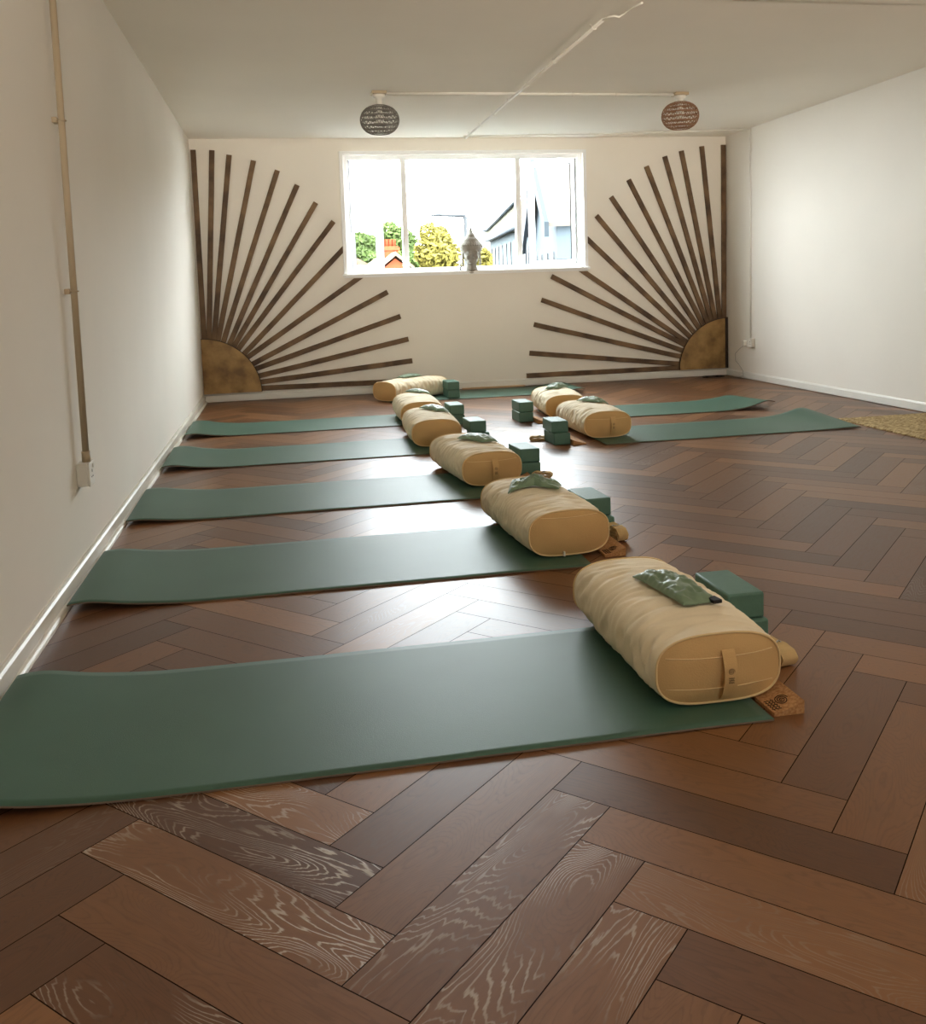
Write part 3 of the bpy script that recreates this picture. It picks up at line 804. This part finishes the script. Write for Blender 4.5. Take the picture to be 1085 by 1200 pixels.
# ------------------------------------------------------------------ conduits
def saddle(bm, p, along, nrm, r=0.012):
    along, nrm = Vector(along), Vector(nrm); s = along.cross(nrm)
    pts = [Vector(p)+s*(r*1.25*math.cos(a))+nrm*(r*1.25*math.sin(a)) for a in [PI*i/10 for i in range(11)]]
    pts = [Vector(p)+s*0.026-nrm*0.012]+[Vector(p)+s*r*1.3-nrm*0.012]+pts+[Vector(p)-s*r*1.3-nrm*0.012]+[Vector(p)-s*0.026-nrm*0.012]
    tube(bm, pts, 0.003, 5)
def conduit(name, segs, clips, r, label, extra=None):
    t = thing(name, label, 'conduit', segs[0][0])
    o0 = Vector(segs[0][0])
    for sg in segs:
        bm = bmesh.new(); tube(bm, [Vector(p)-o0 for p in sg], r, 12); finish('pipe', bm, M['conduit'], t)
    for p, al, nr in clips:
        bm = bmesh.new(); saddle(bm, Vector(p)-o0, al, nr, r); finish('saddle_clip', bm, M['conduit'], t)
    return t
CM = M['conduit']; M['conduit'] = M['plastic']
zc = RH-0.014
conduit('ceiling_conduit', [[(1.625, -2.2, zc), (3.90, -2.2, zc)]], [((x, -2.2, zc), (1, 0, 0), (0, 0, -1)) for x in (1.98, 3.07, 3.42)], 0.010,
        'white conduit running across the ceiling between the two woven lamps')
zd = RH-0.034
ct = conduit('ceiling_conduit', [[(2.616, -0.20, zd), (2.590, -4.30, zd)]],
        [((2.616-0.026*k/6, y, zd), (0, 1, 0), (0, 0, -1)) for k, y in enumerate((-0.45, -0.95, -1.5, -2.05, -2.65, -3.35, -4.15))], 0.011,
        'white conduit running from the window wall toward the camera on the ceiling')
bm = bmesh.new(); o0 = Vector((2.616, -0.20, zd))
cp = [(2.590, -4.28, zd), (2.592, -4.36, zd-0.004), (2.615, -4.42, zd-0.012), (2.645, -4.40, zd-0.012), (2.67, -4.42, zd), (2.685, -4.50, zd+0.01), (2.69, -4.62, zd)]
tube(bm, [Vector(p)-o0 for p in cp], 0.006, 8); finish('loose_cable', bm, M['plastic'], ct)
conduit('ceiling_conduit', [[(2.60, -0.18, zc), (4.0, -0.27, zc), (5.405, -0.53, zc)]], [((x, -0.18-0.09*(x-2.6)/1.4, zc), (1, 0, 0), (0, 0, -1)) for x in (3.25, 3.85)], 0.008,
        'thin white conduit along the ceiling edge above the window')
conduit('wall_conduit', [[(RW-0.014, -0.545, RH-0.01), (RW-0.014, -0.55, 0.42)]], [((RW-0.014, -0.55, z), (0, 0, 1), (-1, 0, 0)) for z in (2.28, 1.62, 1.02)], 0.007,
        'thin white conduit running down the right wall to a socket')
M['conduit'] = CM
# left wall: pipe standing off the wall and its socket box
t = conduit('wall_conduit', [[(0.030, -5.640, RH), (0.030, -5.640, 0.432)]], [((0.030, -5.64, z), (0, 0, 1), (1, 0, 0)) for z in (1.70, 1.075)], 0.0125,
        'painted steel conduit running down the left wall to a socket box')
for z in (1.70, 1.075): boxobj('saddle_base', (-0.030, -0.022, z-0.010-RH), (-0.012, 0.022, z+0.010-RH), M['conduit'], t, bev=0.002)
bm = bmesh.new(); lathe(bm, [(0.016, 0.43-RH), (0.016, 0.47-RH)], 14); finish('end_bush', bm, M['conduit'], t)

def socket(name, loc, rz, w, h, d, label, holes):
    t = thing(name, label, 'socket', loc, rz)
    boxobj('back_box', (0, -w/2, -h/2), (d, w/2, h/2), M['plastic'], t, bev=0.003)
    boxobj('face_plate', (d, -w/2-0.001, -h/2-0.001), (d+0.008, w/2+0.001, h/2+0.001), M['plastic'], t, bev=0.0025)
    for c in holes:
        bm = bmesh.new()
        for (yy, zz, a, b) in ((0, 0.010, 0.003, 0.005), (-0.011, -0.012, 0.004, 0.002), (0.011, -0.012, 0.004, 0.002)):
            box(bm, (d+0.0075, c+yy-a, zz-b), (d+0.0088, c+yy+a, zz+b))
        finish('pin_hole', bm, M['socket_dark'], t)
        boxobj('switch', (d+0.006, c+0.012, 0.020), (d+0.012, c+0.022, 0.034), M['plastic'], t, bev=0.001)
    return t
socket('wall_socket', (0.0, -5.640, 0.385), 0, 0.088, 0.088, 0.040, 'white surface mounted socket box at the foot of the left wall conduit', (0.0,))
socket('wall_socket', (RW, -0.545, 0.375), PI, 0.146, 0.086, 0.030, 'white double socket low on the right wall near the window corner', (0.036, -0.036))
t = thing('plug', 'white plug in the right wall socket with a thin dangling cable', 'plug', (RW-0.0395, -0.50, 0.37))
bm = bmesh.new(); box(bm, (-0.035, -0.025, -0.027), (0, 0.025, 0.027), bev=0.006, seg=3); finish('plug_body', bm, M['plastic'], t)
bm = bmesh.new(); tube(bm, [(-0.02, 0.0, -0.025), (-0.024, 0.08, -0.06), (-0.015, 0.20, -0.12), (0.0, 0.23, -0.19), (0.015, 0.17, -0.24), (0.018, 0.10, -0.29), (0.01, 0.07, -0.34), (0.0, 0.16, -0.362), (-0.02, 0.30, -0.364)], 0.0022, 6); finish('plug_cable', bm, M['cable'], t)
bm = bmesh.new()
tube(bm, [(0.26*math.cos(a*1.0)*(0.4+0.6*math.sin(a*0.37)**2)*0.5, 0.07*math.sin(a), 0.005+0.002*math.sin(a*3)) for a in [k*0.35 for k in range(60)]], 0.004, 6)
o = finish('power_cable', bm, M['black_cable'], None, loc=(5.20, -0.12, 0.0)); tag(o, 'dark cable coiled loosely on the floor in the right corner', 'cable')

# ------------------------------------------------------------------ stone head on the sill
def stone_head(loc):
    t = thing('stone_head_statue', 'grey carved stone head with curled hair and pointed topknot on the window sill', 'statue', loc)
    def ell(bm, c, s, n=24, rot=None):
        g = bmesh.ops.create_uvsphere(bm, u_segments=n, v_segments=n//2+2, radius=1)
        Tm = Matrix.Translation(c) @ (rot or Matrix.Identity(4)) @ Matrix.Diagonal((s[0], s[1], s[2], 1))
        for v in g['verts']: v.co = Tm @ v.co
    def rem(o, vox):
        md = o.modifiers.new('remesh', 'REMESH'); md.mode = 'VOXEL'; md.voxel_size = vox; md.use_smooth_shade = True
        sm = o.modifiers.new('smooth', 'SMOOTH'); sm.iterations = 3; sm.factor = 0.5
    # face looks into the room (-Y); z from 0 (neck) to 0.42
    bm = bmesh.new()
    ell(bm, (0, 0.0, 0.165), (0.082, 0.078, 0.105)); ell(bm, (0, -0.012, 0.115), (0.062, 0.062, 0.068)); ell(bm, (0, -0.045, 0.075), (0.03, 0.025, 0.022))
    ell(bm, (0, 0.01, 0.04), (0.052, 0.050, 0.07)); lathe(bm, [(0.062, 0.0), (0.06, 0.012), (0.05, 0.05)], 24, (0, 0.01, 0))
    ell(bm, (0, -0.078, 0.145), (0.011, 0.016, 0.030)); ell(bm, (0, -0.088, 0.126), (0.017, 0.012, 0.010))
    for s in (-1, 1):
        ell(bm, (s*0.031, -0.070, 0.165), (0.020, 0.010, 0.008)); ell(bm, (s*0.033, -0.069, 0.183), (0.026, 0.009, 0.005), rot=Matrix.Rotation(s*0.15, 4, 'Y'))
        ell(bm, (s*0.04, -0.045, 0.13), (0.025, 0.025, 0.03))
    ell(bm, (0, -0.073, 0.103), (0.020, 0.010, 0.005)); ell(bm, (0, -0.071, 0.095), (0.016, 0.010, 0.005))
    rem(finish('face', bm, M['stone'], t), 0.004)
    for s in (-1, 1):
        bm = bmesh.new(); ell(bm, (s*0.088, 0.01, 0.155), (0.012, 0.024, 0.040)); ell(bm, (s*0.090, 0.008, 0.10), (0.010, 0.016, 0.048)); ell(bm, (s*0.088, 0.008, 0.062), (0.014, 0.015, 0.016))
        rem(finish('ear', bm, M['stone'], t), 0.004)
    bm = bmesh.new()
    ell(bm, (0, 0.0, 0.225), (0.115, 0.078, 0.085)); ell(bm, (0, 0.0, 0.285), (0.082, 0.065, 0.06)); ell(bm, (0, 0.0, 0.335), (0.045, 0.045, 0.045))
    lathe(bm, [(0.035, 0.35), (0.024, 0.38), (0.014, 0.405), (0.008, 0.425), (0.002, 0.435)], 16, (0, 0.0, 0))
    for k in range(9):        # rows of small curls
        ph = R_(8+k*9.5); nn = int(26*math.cos(ph))+4
        for j in range(nn):
            a = 2*PI*(j+0.5*(k % 2))/nn
            x, y, z = 0.113*math.cos(ph)*math.cos(a), 0.0+0.076*math.cos(ph)*math.sin(a), 0.222+0.088*math.sin(ph)
            if y < -0.045 and z < 0.245: continue
            ell(bm, (x, y, z), (0.011, 0.011, 0.010), 8)
    rem(finish('curled_hair', bm, M['stone'], t), 0.0045)
stone_head((2.668, -0.035, 1.1925))
# small ornament by its left
t = thing('small_ornament', 'small dark curled ornament on the sill left of the stone head', 'ornament', (2.562, 0.0, 1.1925))
bm = bmesh.new(); lathe(bm, [(0.016, 0), (0.016, 0.006), (0.006, 0.01)], 12)
tube(bm, [(0, 0, 0.008), (-0.008, 0, 0.025), (0.006, 0, 0.042), (-0.004, 0, 0.060), (0.004, 0, 0.072), (0.012, 0, 0.066)], [0.006, 0.008, 0.007, 0.008, 0.006, 0.003], 8)
finish('figure', bm, M['iron'], t)

# ------------------------------------------------------------------ outside
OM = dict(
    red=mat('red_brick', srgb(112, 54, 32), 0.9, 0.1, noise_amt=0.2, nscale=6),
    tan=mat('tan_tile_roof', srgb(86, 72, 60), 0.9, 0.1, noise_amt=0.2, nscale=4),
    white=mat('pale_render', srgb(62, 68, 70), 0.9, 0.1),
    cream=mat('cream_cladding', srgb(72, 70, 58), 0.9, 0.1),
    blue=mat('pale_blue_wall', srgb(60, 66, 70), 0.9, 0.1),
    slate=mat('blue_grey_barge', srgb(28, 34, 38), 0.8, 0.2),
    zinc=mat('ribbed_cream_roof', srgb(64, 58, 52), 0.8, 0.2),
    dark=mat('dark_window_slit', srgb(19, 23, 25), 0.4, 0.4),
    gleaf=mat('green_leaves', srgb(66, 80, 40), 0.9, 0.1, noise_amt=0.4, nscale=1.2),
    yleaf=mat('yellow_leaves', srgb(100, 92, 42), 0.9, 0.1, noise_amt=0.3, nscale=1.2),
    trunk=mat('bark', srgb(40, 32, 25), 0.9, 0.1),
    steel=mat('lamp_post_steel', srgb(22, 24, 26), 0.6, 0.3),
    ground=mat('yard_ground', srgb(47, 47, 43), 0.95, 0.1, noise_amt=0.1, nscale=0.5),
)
CX, CY, CZ = 0.79413, -9.40939, 1.05124
GZ = -3.2
def ray(d, D): return Vector((CX+d[0]*D, CY+D, CZ+d[1]*D))
bm = bmesh.new(); box(bm, (-30, 1.0, GZ-0.2), (60, 110, GZ))
o = finish('ground', bm, OM['ground']); o['kind'] = 'structure'
# red brick house with gable and chimney
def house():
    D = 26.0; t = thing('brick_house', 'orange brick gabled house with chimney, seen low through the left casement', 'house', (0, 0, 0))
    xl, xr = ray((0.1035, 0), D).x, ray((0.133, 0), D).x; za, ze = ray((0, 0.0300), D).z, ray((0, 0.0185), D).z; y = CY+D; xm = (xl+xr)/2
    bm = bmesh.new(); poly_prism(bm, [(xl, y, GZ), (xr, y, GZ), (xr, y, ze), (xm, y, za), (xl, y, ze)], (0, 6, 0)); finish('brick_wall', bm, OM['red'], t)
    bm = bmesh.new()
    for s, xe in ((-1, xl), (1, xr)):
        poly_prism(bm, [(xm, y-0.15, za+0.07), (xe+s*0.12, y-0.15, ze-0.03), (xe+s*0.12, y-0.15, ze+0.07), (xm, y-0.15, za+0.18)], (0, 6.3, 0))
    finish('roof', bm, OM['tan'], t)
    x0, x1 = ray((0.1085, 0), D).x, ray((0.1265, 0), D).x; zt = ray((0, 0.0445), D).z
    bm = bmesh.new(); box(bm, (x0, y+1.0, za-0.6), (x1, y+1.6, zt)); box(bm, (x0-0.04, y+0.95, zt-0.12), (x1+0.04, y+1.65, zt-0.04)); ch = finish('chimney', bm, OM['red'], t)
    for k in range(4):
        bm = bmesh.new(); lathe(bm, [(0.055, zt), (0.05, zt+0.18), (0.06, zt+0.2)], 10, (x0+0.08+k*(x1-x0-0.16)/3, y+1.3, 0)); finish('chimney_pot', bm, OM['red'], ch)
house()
t = thing('distant_house', 'tan hipped roof of a distant house low in the left casement', 'house', (0, 0, 0))
p = ray((0.069, 0.017), 34); q = ray((0.098, 0.0165), 34); ap = ray((0.073, 0.034), 34)
bm = bmesh.new(); box(bm, (p.x-1, p.y, GZ), (q.x, p.y+5, p.z)); finish('house_wall', bm, OM['cream'], t)
bm = bmesh.new(); poly_prism(bm, [(p.x-1.4, p.y-0.2, p.z), (q.x+0.2, p.y-0.2, p.z), (ap.x, p.y-0.2, ap.z), (ap.x-1, p.y-0.2, ap.z)], (0, 5.4, 0)); finish('roof', bm, OM['tan'], t)

def foliage(name, label, cat, dc, D, rw, rh, m, seed, n=1400, trunk=True, grp='trees outside the window'):
    """crown as thousands of leaf blades around a lumpy volume"""
    rn = random.Random(seed); c = ray(dc, D); t = thing(name, label, cat, (c.x, c.y, GZ), 0, grp)
    cz = c.z-GZ; bm = bmesh.new()
    lumps = [(rn.uniform(-.55, .55)*rw, rn.uniform(-.55, .55)*rw, rn.uniform(-.6, .6)*rh, rn.uniform(.35, .6)) for _ in range(12)]+[(0, 0, 0, .7)]
    for _ in range(n):
        l = rn.choice(lumps); v = Vector((rn.gauss(0, 1), rn.gauss(0, 1), rn.gauss(0, 1))).normalized()*rn.uniform(.6, 1)**0.5
        p = Vector((l[0]+v.x*rw*l[3], l[1]+v.y*rw*l[3], cz+l[2]+v.z*rh*l[3])); s = rn.uniform(0.05, 0.11)*(D/26)
        e1 = Vector((rn.gauss(0, 1), rn.gauss(0, 1), rn.gauss(0, 1))).normalized(); e2 = e1.orthogonal().normalized()
        vs = [bm.verts.new(p+e1*s), bm.verts.new(p+e2*s*0.6), bm.verts.new(p-e1*s), bm.verts.new(p-e2*s*0.6)]; bm.faces.new(vs)
    finish('crown', bm, m, t)
    if trunk:
        bm = bmesh.new(); tube(bm, [(0, 0, 0), (0.05, 0, cz*0.5), (0, 0.05, cz)], [0.16, 0.12, 0.05], 8); finish('trunk', bm, OM['trunk'], t)
foliage('tree', 'green leafy tree behind the chimney in the left casement', 'tree', (0.119, 0.043), 36, 0.85, 0.85, OM['gleaf'], 3, 2600)
foliage('tree', 'green leafy tree seen through the glass of the left sash', 'tree', (0.088, 0.040), 46, 0.95, 0.7, OM['gleaf'], 5, 5200)
foliage('tree', 'bright yellow rounded tree left of the stone head', 'tree', (0.166, 0.038), 28, 0.72, 0.78, OM['yleaf'], 8, 3600)
foliage('tree', 'small yellow green tree low between mullion and yellow tree', 'tree', (0.142, 0.024), 32, 0.5, 0.4, OM['gleaf'], 9, 1500)
foliage('tree', 'small orange yellow tree low between stone head and pale building', 'tree', (0.2145, 0.028), 40, 0.35, 0.5, OM['yleaf'], 12, 1200)
# street lamp
p = ray((0.1945, 0.0726), 24); q = ray((0.1625, 0.0741), 24)
t = thing('street_lamp', 'thin grey street lamp with a long arm above the yellow tree', 'street lamp', (p.x, p.y, GZ))
bm = bmesh.new(); tube(bm, [(0, 0, 0), (0, 0, 3.2), (0, 0, p.z-GZ)], [0.09, 0.07, 0.055], 8); finish('pole', bm, OM['steel'], t)
bm = bmesh.new(); tube(bm, [(0, 0, p.z-GZ), (q.x-p.x, 0, q.z-GZ)], 0.04, 6); finish('arm', bm, OM['steel'], t)
bm = bmesh.new(); box(bm, (q.x-p.x-0.12, -0.06, q.z-GZ-0.03), (q.x-p.x+0.12, 0.06, q.z-GZ+0.03), bev=0.02); finish('lamp_head', bm, OM['steel'], t)
# long pale building receding
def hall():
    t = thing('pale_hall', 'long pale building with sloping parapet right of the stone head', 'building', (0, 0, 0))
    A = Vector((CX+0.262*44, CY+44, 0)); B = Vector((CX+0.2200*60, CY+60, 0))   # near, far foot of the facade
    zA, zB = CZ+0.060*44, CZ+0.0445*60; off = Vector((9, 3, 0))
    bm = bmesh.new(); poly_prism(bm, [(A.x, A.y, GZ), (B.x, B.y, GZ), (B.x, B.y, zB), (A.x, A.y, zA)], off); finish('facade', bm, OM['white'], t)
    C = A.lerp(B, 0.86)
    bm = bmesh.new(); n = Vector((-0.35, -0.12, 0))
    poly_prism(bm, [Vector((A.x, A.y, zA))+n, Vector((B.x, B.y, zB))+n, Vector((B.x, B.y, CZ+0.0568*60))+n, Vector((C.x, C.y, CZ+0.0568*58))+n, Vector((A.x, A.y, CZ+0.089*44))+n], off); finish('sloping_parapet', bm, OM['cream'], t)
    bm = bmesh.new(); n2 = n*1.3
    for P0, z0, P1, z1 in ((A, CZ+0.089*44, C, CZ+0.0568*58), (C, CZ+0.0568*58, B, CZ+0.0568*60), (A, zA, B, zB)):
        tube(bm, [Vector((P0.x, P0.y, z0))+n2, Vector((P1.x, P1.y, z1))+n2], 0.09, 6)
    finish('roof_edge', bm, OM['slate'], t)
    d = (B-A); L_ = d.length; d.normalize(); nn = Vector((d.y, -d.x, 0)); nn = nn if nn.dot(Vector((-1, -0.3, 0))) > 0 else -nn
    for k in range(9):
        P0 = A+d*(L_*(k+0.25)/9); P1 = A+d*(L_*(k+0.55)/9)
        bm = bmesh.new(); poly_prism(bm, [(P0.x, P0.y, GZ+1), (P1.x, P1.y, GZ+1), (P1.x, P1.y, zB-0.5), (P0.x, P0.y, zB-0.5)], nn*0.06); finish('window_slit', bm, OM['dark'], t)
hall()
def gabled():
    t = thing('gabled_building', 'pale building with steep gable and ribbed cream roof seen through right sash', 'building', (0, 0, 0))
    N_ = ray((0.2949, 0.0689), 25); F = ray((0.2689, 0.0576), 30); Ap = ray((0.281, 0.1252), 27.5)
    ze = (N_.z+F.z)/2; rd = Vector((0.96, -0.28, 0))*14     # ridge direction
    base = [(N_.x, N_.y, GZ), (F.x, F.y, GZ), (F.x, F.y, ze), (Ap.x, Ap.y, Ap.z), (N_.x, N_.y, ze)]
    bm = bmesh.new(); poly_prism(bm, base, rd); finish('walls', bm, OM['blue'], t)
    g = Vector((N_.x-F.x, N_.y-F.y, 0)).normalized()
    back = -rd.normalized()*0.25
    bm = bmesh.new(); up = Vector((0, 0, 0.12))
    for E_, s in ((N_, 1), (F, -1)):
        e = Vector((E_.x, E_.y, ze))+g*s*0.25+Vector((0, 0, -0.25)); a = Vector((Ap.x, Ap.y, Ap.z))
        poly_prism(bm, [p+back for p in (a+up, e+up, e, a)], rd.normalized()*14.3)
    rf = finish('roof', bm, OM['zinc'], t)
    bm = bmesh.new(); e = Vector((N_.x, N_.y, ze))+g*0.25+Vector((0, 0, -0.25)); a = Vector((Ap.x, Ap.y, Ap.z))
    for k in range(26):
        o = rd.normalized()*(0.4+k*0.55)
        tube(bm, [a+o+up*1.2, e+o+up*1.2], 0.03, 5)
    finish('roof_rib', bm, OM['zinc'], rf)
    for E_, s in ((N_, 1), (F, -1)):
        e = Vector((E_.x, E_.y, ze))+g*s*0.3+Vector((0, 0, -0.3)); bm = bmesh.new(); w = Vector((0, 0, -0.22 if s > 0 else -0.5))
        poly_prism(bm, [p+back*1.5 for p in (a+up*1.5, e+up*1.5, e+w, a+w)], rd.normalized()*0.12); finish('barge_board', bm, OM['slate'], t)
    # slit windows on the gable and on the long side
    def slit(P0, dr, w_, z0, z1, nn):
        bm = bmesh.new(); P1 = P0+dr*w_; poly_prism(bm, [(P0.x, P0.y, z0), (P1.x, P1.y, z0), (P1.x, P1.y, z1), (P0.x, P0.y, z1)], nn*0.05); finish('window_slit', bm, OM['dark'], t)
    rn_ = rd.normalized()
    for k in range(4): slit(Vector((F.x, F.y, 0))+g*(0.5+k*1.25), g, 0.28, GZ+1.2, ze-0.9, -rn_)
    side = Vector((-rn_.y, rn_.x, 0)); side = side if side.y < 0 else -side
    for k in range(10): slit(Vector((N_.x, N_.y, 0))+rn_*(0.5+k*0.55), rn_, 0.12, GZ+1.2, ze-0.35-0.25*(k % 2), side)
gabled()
